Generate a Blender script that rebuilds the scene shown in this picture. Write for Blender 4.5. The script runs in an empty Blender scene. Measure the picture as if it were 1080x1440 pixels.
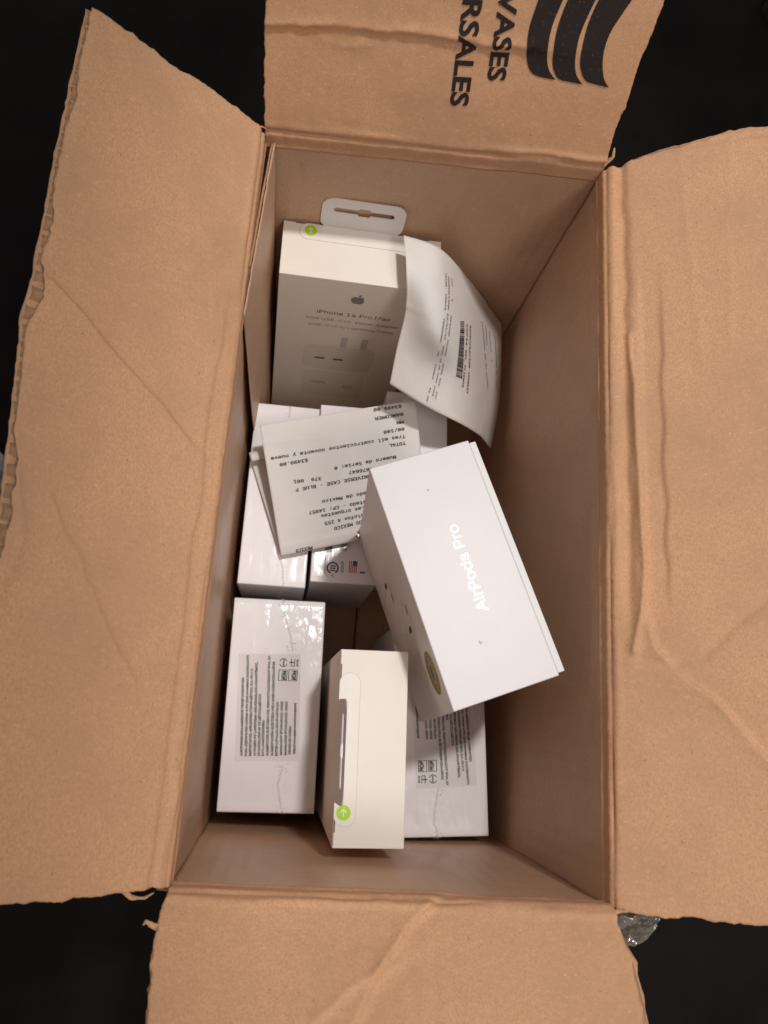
import bpy, bmesh, math, os, random
import numpy as np
from mathutils import Vector, Matrix

random.seed(4)
S = 0.001                      # everything below is measured in millimetres
sc = bpy.context.scene
col = sc.collection

# ------------------------------------------------------------------ camera
CAM = Vector((0, 0, 506)) * S
cx, cy, cz = (Vector((0.98890357, 0.06615000, 0.13301846)), Vector((0.0978651, -0.96372661, -0.24830112)),
              Vector((0.11176831, 0.25856373, -0.95950646)))          # right, down, forward
cam_d = bpy.data.cameras.new('camera')
cam = bpy.data.objects.new('camera', cam_d); col.objects.link(cam)
m = Matrix.Identity(4)
for r in range(3):
    m[r][0] = cx[r]; m[r][1] = -cy[r]; m[r][2] = -cz[r]; m[r][3] = CAM[r]
cam.matrix_world = m
cam_d.sensor_fit = 'VERTICAL'; cam_d.sensor_height = 36.0; cam_d.sensor_width = 27.0
cam_d.lens = 36.0 * 1082.0 / 1440.0
cam_d.clip_start = 0.01; cam_d.clip_end = 50
cam_d.dof.use_dof = True; cam_d.dof.focus_distance = 0.375; cam_d.dof.aperture_fstop = 22
sc.camera = cam

# ------------------------------------------------------------------ light
w = bpy.data.worlds.new('World'); sc.world = w; w.use_nodes = True
w.node_tree.nodes['Background'].inputs[0].default_value = (1.0, 0.96, 0.94, 1)
w.node_tree.nodes['Background'].inputs[1].default_value = 0.28
def aim(o, target, roll=0.0):
    """point -Z at the target with the local Y axis along the length of the carton"""
    d = (Vector(target) * S - o.location).normalized(); z = -d
    x = Vector((0, 1, 0)).cross(z).normalized(); y = z.cross(x)
    o.rotation_euler = (Matrix((x, y, z)).transposed() @ Matrix.Rotation(roll, 3, 'Z')).to_euler()
ld = bpy.data.lights.new('ceiling_lamp', 'SPOT')
ld.energy = 30.5; ld.color = (1.0, 0.955, 0.925); ld.shadow_soft_size = 0.042
ld.spot_size = math.radians(50.0); ld.spot_blend = 0.5
lamp = bpy.data.objects.new('ceiling_lamp', ld); col.objects.link(lamp)
lamp.location = Vector((190, 360, 1350)) * S
aim(lamp, (165, 95, 200), math.radians(9)); lamp.scale = (.52, 1, 1)      # oval beam; its dim edge stands in for a shadow on the left flap
fd = bpy.data.lights.new('added_fill', 'AREA')  # added soft fill at the near right, brightens shaded fronts inside the carton
fd.energy = 4.4; fd.color = (1.0, 0.93, 0.87); fd.shape = 'DISK'; fd.size = 0.4
fill = bpy.data.objects.new('added_fill', fd); col.objects.link(fill)
fill.location = Vector((500, -430, 1330)) * S
aim(fill, (40, 80, 150))
sc.view_settings.view_transform = 'Standard'; sc.view_settings.look = 'None'
sc.view_settings.exposure = 0.06; sc.view_settings.gamma = 1.0; sc.view_settings.use_curve_mapping = False
sc.cycles.use_denoising = True
sc.cycles.use_adaptive_sampling = True; sc.cycles.adaptive_threshold = .015
sc.cycles.max_bounces = 9; sc.cycles.diffuse_bounces = 7; sc.cycles.transparent_max_bounces = 12
sc.cycles.sample_clamp_indirect = 4.0

# ------------------------------------------------------------------ numeric noise
def _hash(ix, iy, seed):
    h = (ix.astype(np.int64) * 374761393 + iy.astype(np.int64) * 668265263 + seed * 974711) & 0x7fffffff
    h = ((h ^ (h >> 13)) * 1274126177) & 0x7fffffff
    return ((h ^ (h >> 16)) & 0xffff) / 32767.5 - 1.0
def vnoise(x, y, seed=0):
    x = np.asarray(x, float); y = np.asarray(y, float)
    ix = np.floor(x); iy = np.floor(y); fx = x - ix; fy = y - iy
    fx = fx * fx * (3 - 2 * fx); fy = fy * fy * (3 - 2 * fy)
    a = _hash(ix, iy, seed); b = _hash(ix + 1, iy, seed); c = _hash(ix, iy + 1, seed); d = _hash(ix + 1, iy + 1, seed)
    return (a + (b - a) * fx) * (1 - fy) + (c + (d - c) * fx) * fy
def fbm(x, y, seed=0, octv=4):
    r = 0; a = 1; f = 1
    for k in range(octv):
        r = r + a * vnoise(np.asarray(x) * f, np.asarray(y) * f, seed + 17 * k); a *= .5; f *= 2.03
    return r
def pdist(u, v, poly):
    """distance to a polyline and signed side"""
    best = np.full(np.shape(u), 1e9); side = np.zeros(np.shape(u))
    for (x0, y0), (x1, y1) in zip(poly[:-1], poly[1:]):
        dx, dy = x1 - x0, y1 - y0; L = dx * dx + dy * dy
        t = np.clip(((u - x0) * dx + (v - y0) * dy) / L, 0, 1)
        px, py = u - x0 - t * dx, v - y0 - t * dy
        d = np.hypot(px, py); s = (dx * py - dy * px) / math.sqrt(L)
        m_ = d < best; best = np.where(m_, d, best); side = np.where(m_, s, side)
    return best, side

# ------------------------------------------------------------------ materials
def new_mat(name):
    mt = bpy.data.materials.new(name); mt.use_nodes = True
    nt = mt.node_tree; return mt, nt, nt.nodes['Principled BSDF']
def N(nt, kind, **kw):
    n = nt.nodes.new(kind)
    for k, v in kw.items():
        if k in n.inputs: n.inputs[k].default_value = v
        else: setattr(n, k, v)
    return n
def ramp(nt, fac, stops):
    r = nt.nodes.new('ShaderNodeValToRGB')
    while len(r.color_ramp.elements) < len(stops): r.color_ramp.elements.new(0.5)
    for e, (p, c) in zip(r.color_ramp.elements, stops):
        e.position = p; e.color = (*c, 1) if len(c) == 3 else c
    nt.links.new(fac, r.inputs[0]); return r
def mixc(nt, fac, a, b, mode='MIX'):
    mx = nt.nodes.new('ShaderNodeMix'); mx.data_type = 'RGBA'; mx.blend_type = mode
    if isinstance(fac, (int, float)): mx.inputs[0].default_value = fac
    else: nt.links.new(fac, mx.inputs[0])
    for sock, val in ((mx.inputs[6], a), (mx.inputs[7], b)):
        if isinstance(val, tuple): sock.default_value = (*val, 1)
        else: nt.links.new(val, sock)
    return mx.outputs[2]
def tex(nt, scale, detail=3, rough=.55, stretch=None, vec=None):
    if vec is None:
        tc = nt.nodes.new('ShaderNodeTexCoord'); vec = tc.outputs['Object']
    if stretch:
        mp = nt.nodes.new('ShaderNodeMapping'); mp.inputs['Scale'].default_value = stretch
        nt.links.new(vec, mp.inputs[0]); vec = mp.outputs[0]
    n = N(nt, 'ShaderNodeTexNoise', Scale=scale, Detail=detail, Roughness=rough)
    nt.links.new(vec, n.inputs['Vector']); return n.outputs['Fac']

def kraft(name, tone=1.0, tint=(1, 1, 1), rough=.82, spec=.25):
    mt, nt, b = new_mat(name)
    base = tuple(c * tone * t for c, t in zip((0.60, 0.342, 0.193), tint))
    lo = tuple(c * t for c, t in zip(base, (.76, .79, .84))); hi = tuple(min(1, c * 1.08) for c in base)
    big = ramp(nt, tex(nt, 15, 7, .70), [(.32, lo), (.54, base), (.70, hi)])
    # rubbed and soiled patches with soft ragged outlines
    rub = ramp(nt, tex(nt, 9, 7, .72, (1.6, .7, 1)), [(.60, (0, 0, 0)), (.72, (.30, .30, .30))])
    fine = tex(nt, 1700, 3, .7, (1, .55, 1))
    c = mixc(nt, ramp(nt, fine, [(.35, (0, 0, 0)), (.65, (1, 1, 1))]).outputs[0], big.outputs[0], tuple(x * .78 for x in base))
    mid = tex(nt, 650, 3, .6, (.6, 1.1, 1))
    c = mixc(nt, ramp(nt, mid, [(.55, (0, 0, 0)), (.75, (.4, .4, .4))]).outputs[0], c, tuple(min(1, x * 1.16) for x in base))
    c = mixc(nt, rub.outputs[0], c, tuple(x * .62 for x in base))
    fleck = tex(nt, 1100, 1, .3, (.8, .5, 1))
    c = mixc(nt, ramp(nt, fleck, [(.775, (0, 0, 0)), (.80, (.6, .6, .6))]).outputs[0], c, tuple(x * .42 for x in base))
    fleck2 = tex(nt, 1300, 1, .3, (.35, 1.1, 1))
    c = mixc(nt, ramp(nt, fleck2, [(.76, (0, 0, 0)), (.79, (.5, .5, .5))]).outputs[0], c, tuple(min(1, x * 1.5) for x in base))
    nt.links.new(c, b.inputs['Base Color'])
    b.inputs['Roughness'].default_value = rough; b.inputs['Specular IOR Level'].default_value = spec
    bp = N(nt, 'ShaderNodeBump', Strength=.35, Distance=.00025)
    nt.links.new(tex(nt, 800, 4, .65, (1, .6, 1)), bp.inputs['Height'])
    bp2 = N(nt, 'ShaderNodeBump', Strength=.12, Distance=.0016)
    nt.links.new(tex(nt, 60, 4, .6), bp2.inputs['Height']); nt.links.new(bp.outputs[0], bp2.inputs['Normal'])
    nt.links.new(bp2.outputs[0], b.inputs['Normal'])
    return mt
M = {}
M['kraft'] = kraft('kraft_liner')
M['kraft_wall'] = kraft('kraft_wall', 1.06, (.95, 1.05, 1.20), .5, .45)  # same board tinted greyer and lighter, imitating reflected light inside the carton
M['flute'] = kraft('kraft_flute', .72)

def plain(name, colr, rough=.6, spec=.5, var=.04, scale=90, bump=.1, bscale=700, bdist=.0001, metal=0):
    mt, nt, b = new_mat(name)
    r = ramp(nt, tex(nt, scale, 4, .6), [(.3, tuple(c * (1 - var) for c in colr)), (.7, tuple(min(1, c * (1 + var)) for c in colr))])
    nt.links.new(r.outputs[0], b.inputs['Base Color'])
    b.inputs['Roughness'].default_value = rough; b.inputs['Specular IOR Level'].default_value = spec
    b.inputs['Metallic'].default_value = metal
    if bump:
        bp = N(nt, 'ShaderNodeBump', Strength=bump, Distance=bdist)
        nt.links.new(tex(nt, bscale, 3, .6), bp.inputs['Height']); nt.links.new(bp.outputs[0], b.inputs['Normal'])
    return mt
M['white_wrapped'] = plain('white_carton_wrapped', (.83, .80, .805), .42, .45, .018, 60, .12, 500)  # same white carton, lightened to make up for dim light low down
M['white'] = plain('white_carton', (.70, .67, .675), .42, .45, .018, 60, .12, 500)  # same white carton, darkened to offset strong light on the leaning box
M['white_core'] = plain('white_carton_base', (.74, .72, .71), .5, .4, .02)
M['cream'] = plain('cream_carton', (.83, .775, .685), .5, .4, .02, 50, .12, 400)
M['strip'] = plain('clear_sticker', (.83, .79, .725), .3, .5, .015)
M['strip_edge'] = plain('strip_edge', (.60, .55, .48), .5, .3, .05)
M['tab'] = plain('hang_tab', (.76, .735, .74), .45, .5, .02)
M['letter'] = plain('white_gloss_print', (.85, .85, .85), .22, .6, .0, 50, 0)
M['label'] = plain('label_paper', (.755, .715, .70), .55, .3, .02)
M['black_print'] = plain('black_print', (.035, .03, .03), .6, .3, .2, 400, 0)
M['grey_print'] = plain('grey_print', (.14, .125, .12), .6, .3, .15, 400, 0)
M['mid_print'] = plain('mid_grey_print', (.30, .27, .25), .6, .3, .1, 400, 0)
M['pale_print'] = plain('pale_grey_print', (.56, .525, .50), .6, .3, .08, 200, 0)
M['label_ink'] = plain('label_ink', (.03, .027, .026), .6, .3, .15, 400, 0)
M['silver'] = plain('silver_print', (.20, .19, .185), .35, .6, .1, 100, 0)
M['red'] = plain('red_print', (.62, .10, .11), .5, .3, .1, 300, 0)
M['blue'] = plain('blue_print', (.06, .07, .16), .5, .3, .1, 300, 0)
M['green'] = plain('green_sticker', (.42, .72, .015), .4, .4, .03, 100, 0)
M['gold'] = plain('gold_seal', (.36, .26, .09), .40, .5, .25, 500, .3, 900, .0002, .35)
M['gold_dark'] = plain('gold_seal_print', (.07, .05, .02), .5, .4, .3, 500, 0)
M['table'] = plain('dark_table', (.0066, .0047, .0046), .75, .12, .45, 14, .5, 420, .0006)
M['cloth_grey'] = plain('grey_fabric', (.55, .56, .60), .8, .2, .1, 90, .5, 300, .0008)
M['cloth_dark'] = plain('dark_fabric', (.032, .024, .021), .8, .2, .2, 60, .5, 300, .0008)

def receipt_mat():
    mt, nt, b = new_mat('thermal_paper')
    r = ramp(nt, tex(nt, 45, 4, .6), [(.3, (.80, .775, .745)), (.7, (.85, .83, .80))])
    nt.links.new(r.outputs[0], b.inputs['Base Color']); b.inputs['Roughness'].default_value = .75; b.inputs['Specular IOR Level'].default_value = .25
    bp = N(nt, 'ShaderNodeBump', Strength=.25, Distance=.0006)
    nt.links.new(tex(nt, 70, 5, .65), bp.inputs['Height']); nt.links.new(bp.outputs[0], b.inputs['Normal'])
    tr = N(nt, 'ShaderNodeBsdfTranslucent'); tr.inputs[0].default_value = (.7, .62, .55, 1)
    mx = nt.nodes.new('ShaderNodeMixShader'); mx.inputs[0].default_value = .14
    out = nt.nodes['Material Output']
    nt.links.new(b.outputs[0], mx.inputs[1]); nt.links.new(tr.outputs[0], mx.inputs[2]); nt.links.new(mx.outputs[0], out.inputs[0])
    return mt
M['paper'] = receipt_mat()

def film_mat(name, gloss=.10, haze=.03, rough=.13, bscale=130, bstr=.5, hazecol=(.9, .9, .92), bdist=.0012):
    mt, nt, b = new_mat(name); nt.nodes.remove(b)
    out = nt.nodes['Material Output']
    tr = nt.nodes.new('ShaderNodeBsdfTransparent'); tr.inputs[0].default_value = (1, 1, 1, 1)
    gl = N(nt, 'ShaderNodeBsdfGlossy', Roughness=rough); gl.inputs[0].default_value = (1, 1, 1, 1)
    df = nt.nodes.new('ShaderNodeBsdfDiffuse'); df.inputs[0].default_value = (*hazecol, 1)
    bp = N(nt, 'ShaderNodeBump', Strength=bstr, Distance=bdist)
    nt.links.new(tex(nt, bscale, 4, .6, (1, .45, 1)), bp.inputs['Height'])
    bq = N(nt, 'ShaderNodeBump', Strength=bstr * .45, Distance=.0005)
    nt.links.new(tex(nt, bscale * 6, 3, .6, (1, .6, 1)), bq.inputs['Height']); nt.links.new(bp.outputs[0], bq.inputs['Normal'])
    nt.links.new(bq.outputs[0], gl.inputs['Normal'])
    lw = N(nt, 'ShaderNodeLayerWeight', Blend=.25)
    ad = N(nt, 'ShaderNodeMath', operation='MULTIPLY_ADD'); nt.links.new(lw.outputs['Fresnel'], ad.inputs[0])
    ad.inputs[1].default_value = .25; ad.inputs[2].default_value = gloss
    m1 = nt.nodes.new('ShaderNodeMixShader'); m1.inputs[0].default_value = haze
    nt.links.new(tr.outputs[0], m1.inputs[1]); nt.links.new(df.outputs[0], m1.inputs[2])
    m2 = nt.nodes.new('ShaderNodeMixShader'); nt.links.new(ad.outputs[0], m2.inputs[0])
    nt.links.new(m1.outputs[0], m2.inputs[1]); nt.links.new(gl.outputs[0], m2.inputs[2])
    nt.links.new(m2.outputs[0], out.inputs[0]); return mt
M['film'] = film_mat('shrink_film', .045, .01, .13, 36, .75, bdist=.0034)
M['film_calm'] = film_mat('shrink_film_smooth', .025, .01, .18, 30, .4, bdist=.0020)
M['film_seam'] = film_mat('shrink_film_seam', .12, .16, .2, 300, .6)
M['tape'] = film_mat('clear_tape', .10, .16, .12, 160, .9, (.45, .36, .25))

def ink_mat():
    mt, nt, b = new_mat('stamp_ink')
    c = mixc(nt, ramp(nt, tex(nt, 700, 2, .6), [(.62, (0, 0, 0)), (.80, (.5, .5, .5))]).outputs[0], (.022, .017, .016), (.20, .12, .08))
    nt.links.new(c, b.inputs['Base Color']); b.inputs['Roughness'].default_value = .7; b.inputs['Specular IOR Level'].default_value = .2
    return mt
M['ink'] = ink_mat()

# ------------------------------------------------------------------ mesh helpers
def tag(o, label=None, cat=None, group=None, kind=None):
    if label: o['label'] = label
    if cat: o['category'] = cat
    if group: o['group'] = group
    if kind: o['kind'] = kind
    return o
def empty(name, loc=(0, 0, 0), rot=None):
    o = bpy.data.objects.new(name, None); col.objects.link(o)
    o.empty_display_size = .01; o.location = Vector(loc) * S
    if rot is not None: o.rotation_euler = rot
    return o
def mesh_obj(name, verts, faces, mat, parent=None, smooth=False):
    me = bpy.data.meshes.new(name)
    me.from_pydata([tuple(float(c) * S for c in v) for v in verts], [], faces); me.update()
    if smooth: me.polygons.foreach_set('use_smooth', [True] * len(me.polygons))
    me.materials.append(M[mat])
    o = bpy.data.objects.new(name, me); col.objects.link(o)
    if parent is not None: o.parent = parent
    return o
def grid_faces(nu, nv, flip=False):
    f = []
    for j in range(nv - 1):
        for i in range(nu - 1):
            a = j * nu + i; q = (a, a + 1, a + nu + 1, a + nu)
            f.append(q[::-1] if flip else q)
    return f
def solidify(o, t, off=-1):
    md = o.modifiers.new('thickness', 'SOLIDIFY'); md.thickness = t * S; md.offset = off; return o
def rbox(name, lo, hi, mat, parent, bev=.7, seg=3):
    bm = bmesh.new(); bmesh.ops.create_cube(bm, size=1)
    for v in bm.verts:
        for k in range(3): v.co[k] = (lo[k] + (v.co[k] + .5) * (hi[k] - lo[k])) * S
    bmesh.ops.bevel(bm, geom=list(bm.edges), offset=bev * S, segments=seg, affect='EDGES', profile=.5)
    me = bpy.data.meshes.new(name); bm.to_mesh(me); bm.free()
    me.polygons.foreach_set('use_smooth', [True] * len(me.polygons))
    me.materials.append(M[mat])
    o = bpy.data.objects.new(name, me); col.objects.link(o); o.parent = parent
    md = o.modifiers.new('wn', 'WEIGHTED_NORMAL'); md.keep_sharp = True
    return o

# fonts that ship with Blender; the built-in one if they are missing
def load_font(fn):
    for kind in ('LOCAL', 'SYSTEM'):
        try:
            p = os.path.join(bpy.utils.resource_path(kind), 'datafiles', 'fonts', fn)
            if os.path.exists(p): return bpy.data.fonts.load(p)
        except Exception: pass
    return None
F_SANS = load_font('Inter.woff2'); F_MONO = load_font('DejaVuSansMono.woff2')
_tc = {}
def text_geo(s, font=None, bold=0.0, res=2):
    key = (s, font.name if font else '', bold, res)
    if key in _tc: return _tc[key]
    cu = bpy.data.curves.new('t', 'FONT'); cu.body = s; cu.size = 1.0; cu.resolution_u = res; cu.offset = bold
    if font: cu.font = font
    o = bpy.data.objects.new('t', cu); col.objects.link(o)
    dg = bpy.context.evaluated_depsgraph_get()
    me = bpy.data.meshes.new_from_object(o.evaluated_get(dg))
    v = np.array([p.co[:2] for p in me.vertices]) if len(me.vertices) else np.zeros((0, 2))
    f = [tuple(p.vertices) for p in me.polygons]
    bpy.data.objects.remove(o); bpy.data.curves.remove(cu); bpy.data.meshes.remove(me)
    _tc[key] = (v, f); return v, f
CAPH = .73
def text_on(surf, s, p0, p1, h, mat, parent, name='printed_text', font=None, bold=0.0, lift=.14, flip=1, res=2, cut=0):
    """text whose baseline runs from p0 to p1 on a surface surf(a, b, lift); h = capital height"""
    v, f = text_geo(s, font, bold, res)
    if not len(v): return None
    x0, x1 = v[:, 0].min(), v[:, 0].max()
    d = np.array(p1, float) - np.array(p0, float); L = np.hypot(*d); d /= L
    n = np.array([-d[1], d[0]]) * flip
    if cut: v, f = slice_geo(v, f, x0, x1, L, h, cut)
    q = np.array(p0)[None] + ((v[:, 0] - x0) / (x1 - x0) * L)[:, None] * d + (v[:, 1] / CAPH * h)[:, None] * n
    return mesh_obj(name, surf(q[:, 0], q[:, 1], lift), f, mat, parent)
def slice_geo(v, f, x0, x1, L, h, step):
    bm = bmesh.new(); vs = [bm.verts.new((a, b, 0)) for a, b in v]
    for t in f:
        try: bm.faces.new([vs[i] for i in t])
        except ValueError: pass
    sx = (x1 - x0) / L * step; sy = CAPH / h * step
    for k in range(1, int((x1 - x0) / sx) + 1):
        bmesh.ops.bisect_plane(bm, geom=bm.verts[:] + bm.edges[:] + bm.faces[:], plane_co=(x0 + k * sx, 0, 0), plane_no=(1, 0, 0))
    y0 = min(p[1] for p in v); y1 = max(p[1] for p in v)
    for k in range(1, int((y1 - y0) / sy) + 1):
        bmesh.ops.bisect_plane(bm, geom=bm.verts[:] + bm.edges[:] + bm.faces[:], plane_co=(0, y0 + k * sy, 0), plane_no=(0, 1, 0))
    bm.verts.index_update()
    vv = np.array([p.co[:2] for p in bm.verts]); ff = [tuple(p.index for p in fc.verts) for fc in bm.faces]
    bm.free(); return vv, ff
def poly_on(surf, pts, mat, parent, name, lift=.14, cut=0):
    """a flat printed shape with the outline pts on a surface; cut subdivides it"""
    bm = bmesh.new(); vs = [bm.verts.new((p[0], p[1], 0)) for p in pts]
    bmesh.ops.triangulate(bm, faces=[bm.faces.new(vs)])
    if cut:
        a = np.array(pts)
        for ax in (0, 1):
            lo, hi = a[:, ax].min(), a[:, ax].max()
            for k in range(1, int((hi - lo) / cut) + 1):
                no = [0, 0, 0]; no[ax] = 1; co = [0, 0, 0]; co[ax] = lo + k * cut
                bmesh.ops.bisect_plane(bm, geom=bm.verts[:] + bm.edges[:] + bm.faces[:], plane_co=co, plane_no=no)
    bm.verts.index_update()
    q = np.array([v.co[:2] for v in bm.verts]); f = [tuple(v.index for v in fc.verts) for fc in bm.faces]; bm.free()
    return mesh_obj(name, surf(q[:, 0], q[:, 1], lift), f, mat, parent)
def smooth_loop(pts, n=6):
    P = np.array(pts, float); out = []; k = len(P)
    for i in range(k):
        p0, p1, p2, p3 = P[i - 1], P[i], P[(i + 1) % k], P[(i + 2) % k]
        for j in range(n):
            t = j / n
            out.append(.5 * (2 * p1 + (-p0 + p2) * t + (2 * p0 - 5 * p1 + 4 * p2 - p3) * t * t + (-p0 + 3 * p1 - 3 * p2 + p3) * t ** 3))
    return [tuple(p) for p in out]
def ellipse(c, rx, ry, n=28, rot=0):
    o = []
    for k in range(n):
        a = 2 * math.pi * k / n; x, y = rx * math.cos(a), ry * math.sin(a)
        o.append((c[0] + x * math.cos(rot) - y * math.sin(rot), c[1] + x * math.sin(rot) + y * math.cos(rot)))
    return o
def rrect(x0, y0, x1, y1, r, n=6):
    o = []
    for cx_, cy_, a0 in ((x1 - r, y1 - r, 0), (x0 + r, y1 - r, 90), (x0 + r, y0 + r, 180), (x1 - r, y0 + r, 270)):
        for k in range(n + 1):
            a = math.radians(a0 + 90 * k / n); o.append((cx_ + r * math.cos(a), cy_ + r * math.sin(a)))
    return o
def ring_on(surf, c, r0, r1, mat, parent, name, a0=0, a1=360, n=32, lift=.14):
    q = []; f = []
    for k in range(n + 1):
        a = math.radians(a0 + (a1 - a0) * k / n)
        q += [(c[0] + r0 * math.cos(a), c[1] + r0 * math.sin(a)), (c[0] + r1 * math.cos(a), c[1] + r1 * math.sin(a))]
        if k: f.append((2 * k - 2, 2 * k - 1, 2 * k + 1, 2 * k))
    q = np.array(q); return mesh_obj(name, surf(q[:, 0], q[:, 1], lift), f, mat, parent)
def rects_on(surf, rects, mat, parent, name, lift=.14):
    q = []; f = []
    for r in rects:
        k = len(q); q += [tuple(p) for p in r]; f.append((k, k + 1, k + 2, k + 3))
    q = np.array(q); return mesh_obj(name, surf(q[:, 0], q[:, 1], lift), f, mat, parent)
FRUIT = smooth_loop([(0, .62), (.22, .68), (.48, .62), (.58, .50), (.44, .36), (.42, .18), (.50, .02), (.62, -.06), (.52, -.32), (.34, -.52), (.16, -.55), (0, -.50),
                     (-.16, -.55), (-.36, -.50), (-.56, -.20), (-.64, .14), (-.56, .46), (-.36, .64), (-.16, .66)], 4)
LEAF = smooth_loop([(.0, .72), (.02, .90), (.14, 1.04), (.28, 1.10), (.27, .92), (.16, .78)], 4)
def fruit_mark(surf, c, size, ex, ey, mat, parent, lift=.14):
    """bitten-fruit emblem: c centre, ex / ey unit axes of the print on the surface"""
    h = size / 1.65
    for nm, P in (('logo', FRUIT), ('logo_leaf', LEAF)):
        pts = [(c[0] + h * (p[0] * ex[0] + (p[1] - .25) * ey[0]), c[1] + h * (p[0] * ex[1] + (p[1] - .25) * ey[1])) for p in P]
        poly_on(surf, pts, mat, parent, nm, lift)

# ================================================================== the table
tb = mesh_obj('table', [(-2500, -2500, -5), (2500, -2500, -5), (2500, 2500, -5), (-2500, 2500, -5)], [(0, 1, 2, 3)], 'table')
tag(tb, kind='structure')

# ================================================================== the shipping carton
H = 231.0
TL, TR, BR, BL = (np.array(p) for p in ((-28.9, 232.5), (119.2, 240.1), (119.8, -56.7), (-29.0, -57.1)))
carton = empty('cardboard_box', (45, 90, -4))
tag(carton, 'open brown corrugated cardboard box with four flaps folded out, holding the white boxes', 'box')
def cpar(o):
    o.parent = carton; o.matrix_parent_inverse = Matrix.Translation(-carton.location); return o

def tex_lines(u): return .05 * np.sin(u * 2 * math.pi / 6.6)

class Side:
    """one wall and the flap hinged on its top: u runs along the rim, v up the wall band (negative) and out along the flap"""
    def __init__(s, h0, h1, ang, band, disp, us, ue, vm):
        s.h0 = np.array([*h0, H]); d = np.array([*h1, H]) - s.h0; s.L = np.linalg.norm(d); s.ax = d / s.L
        s.out = np.cross(s.ax, [0, 0, 1.0]); s.ang = ang; s.band = band; s.disp = disp
        s.us, s.ue, s.vm = us, ue, vm
        vv = np.linspace(-20, 100, 2401); t = np.clip((vv + 1.6) / 3.2, 0, 1); t = t * t * (3 - 2 * t)
        ph = np.radians(90 + (ang - 90) * t); dv = vv[1] - vv[0]
        x = np.concatenate([[0], np.cumsum(.5 * (np.cos(ph[1:]) + np.cos(ph[:-1])) * dv)]); z = np.concatenate([[0], np.cumsum(.5 * (np.sin(ph[1:]) + np.sin(ph[:-1])) * dv)])
        s.vv, s.px, s.pz, s.ph = vv, x - np.interp(0, vv, x), z - np.interp(0, vv, z), ph
    def pos(s, u, v, lift=0.0, raw=False):
        u = np.asarray(u, float); v = np.asarray(v, float)
        x = np.interp(v, s.vv, s.px); z = np.interp(v, s.vv, s.pz); ph = np.interp(v, s.vv, s.ph)
        d = (0 if raw else s.disp(u, v)) + lift
        # inner normal in the (out, up) plane
        nx, nz = -np.sin(ph), np.cos(ph)
        o_ = x + nx * d; z_ = z + nz * d
        return s.h0[None] + u[:, None] * s.ax + o_[:, None] * s.out + z_[:, None] * np.array([0, 0, 1.0])
    def surf(s): return lambda a, b, lift: s.pos(a, b, lift)
    def grid(s, du, dv, vlo, inset=0.0, seed=0, ext=(0, 0, 0)):
        nu = int(s.L / du) + 1; nv = int((75 - vlo) / dv) + 1
        S_, T_ = np.meshgrid(np.linspace(0, 1, nu), np.linspace(0, 1, nv))
        u_mid = S_ * s.L
        vmx = s.vm(u_mid, seed) - inset + ext[2]
        v = vlo + T_ * (vmx - vlo)
        k = np.clip(v / 15, 0, 1); a = s.us(v, seed) + inset - ext[0] * k; b = s.ue(v, seed) - inset + ext[1] * k
        return (a + (b - a) * S_).ravel(), v.ravel(), nu, nv

def jag(t, seed, amp=.5):
    return amp * fbm(np.asarray(t) * .35, np.zeros_like(np.asarray(t, float)) + seed * 3.1, seed, 4)
def edge_tab(tab, seed0, amp):
    tv = [p[0] for p in tab]; tu = [p[1] for p in tab]
    return lambda v, seed=0: np.interp(v, tv, tu) + np.where(np.asarray(v) > 1, jag(v, seed0 + seed, amp), 0)
def vmax_tab(tab, seed0, amp, tears=()):
    a = [p[0] for p in tab]; b = [p[1] for p in tab]
    def f(u, seed=0):
        r = np.interp(u, a, b) + jag(u, seed0 + seed, amp)
        if seed == 0:
            for u0, u1, dep in tears:      # stretches where the inner paper is torn back from the edge
                wn = np.clip((u - u0) / 8, 0, 1) * np.clip((u1 - u) / 8, 0, 1)
                r = r - wn * dep * np.clip(.7 + .9 * fbm(u / 11, 0 * u, seed0 + 60, 4), .1, 2)
        return r
    return f

def g(d, w): return np.exp(-(d / w) ** 2)
def common(u, v, seed):
    r = .55 * fbm(u / 55, v / 45, seed, 3) * np.clip(v / 12, 0, 1) + .10 * fbm(u / 7, v / 9, seed + 5, 3)
    r = r + .06 * np.sin(u * 2 * math.pi / 6.6) * np.clip(v / 6, 0, 1) * np.clip(.6 + fbm(u / 40, v / 40, seed + 33, 2), 0, 1.5)
    wob = .5 * fbm(u / 22, 0 * u, seed + 9, 3)
    am = np.clip(.8 + .55 * fbm(u / 28, 0 * u + 3, seed + 21, 3), .15, 1.6); am2 = np.clip(.7 + .8 * fbm(u / 35, 0 * u + 7, seed + 23, 3), 0, 1.6)
    r = r - 1.1 * am * g(v - .2 - wob * .5, 1.1)         # score line of the hinge
    r = r + .55 * am2 * g(v - 3.2 - wob * 1.5, 1.2)      # bulge beside the score
    r = r + .7 * am * g(v + 7.4 + wob * .5, .8)          # lower crease of the rim band
    r = r + .16 * fbm(u / 2.6, v / 5, seed + 31, 3) * np.exp(-((v + 1) / 6.5) ** 2)   # crushed paper along the fold
    return r
def rough_line(u, v, poly, amp, wd, seed, tilt=0.0, ns=9.0, mod=.3):
    d, sd = pdist(u + .8 * fbm(u / ns, v / ns, seed, 3), v + .8 * fbm(u / ns, v / ns, seed + 40, 3), poly)
    k = 1 + mod * fbm(u / ns / .7, v / ns / .7, seed + 3, 2)
    return amp * k * np.exp(-np.sqrt((d / wd) ** 2 + .06) * 1.3) * 1.25 + tilt * np.tanh(sd / 1.2) * np.exp(-d / 9)

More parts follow.
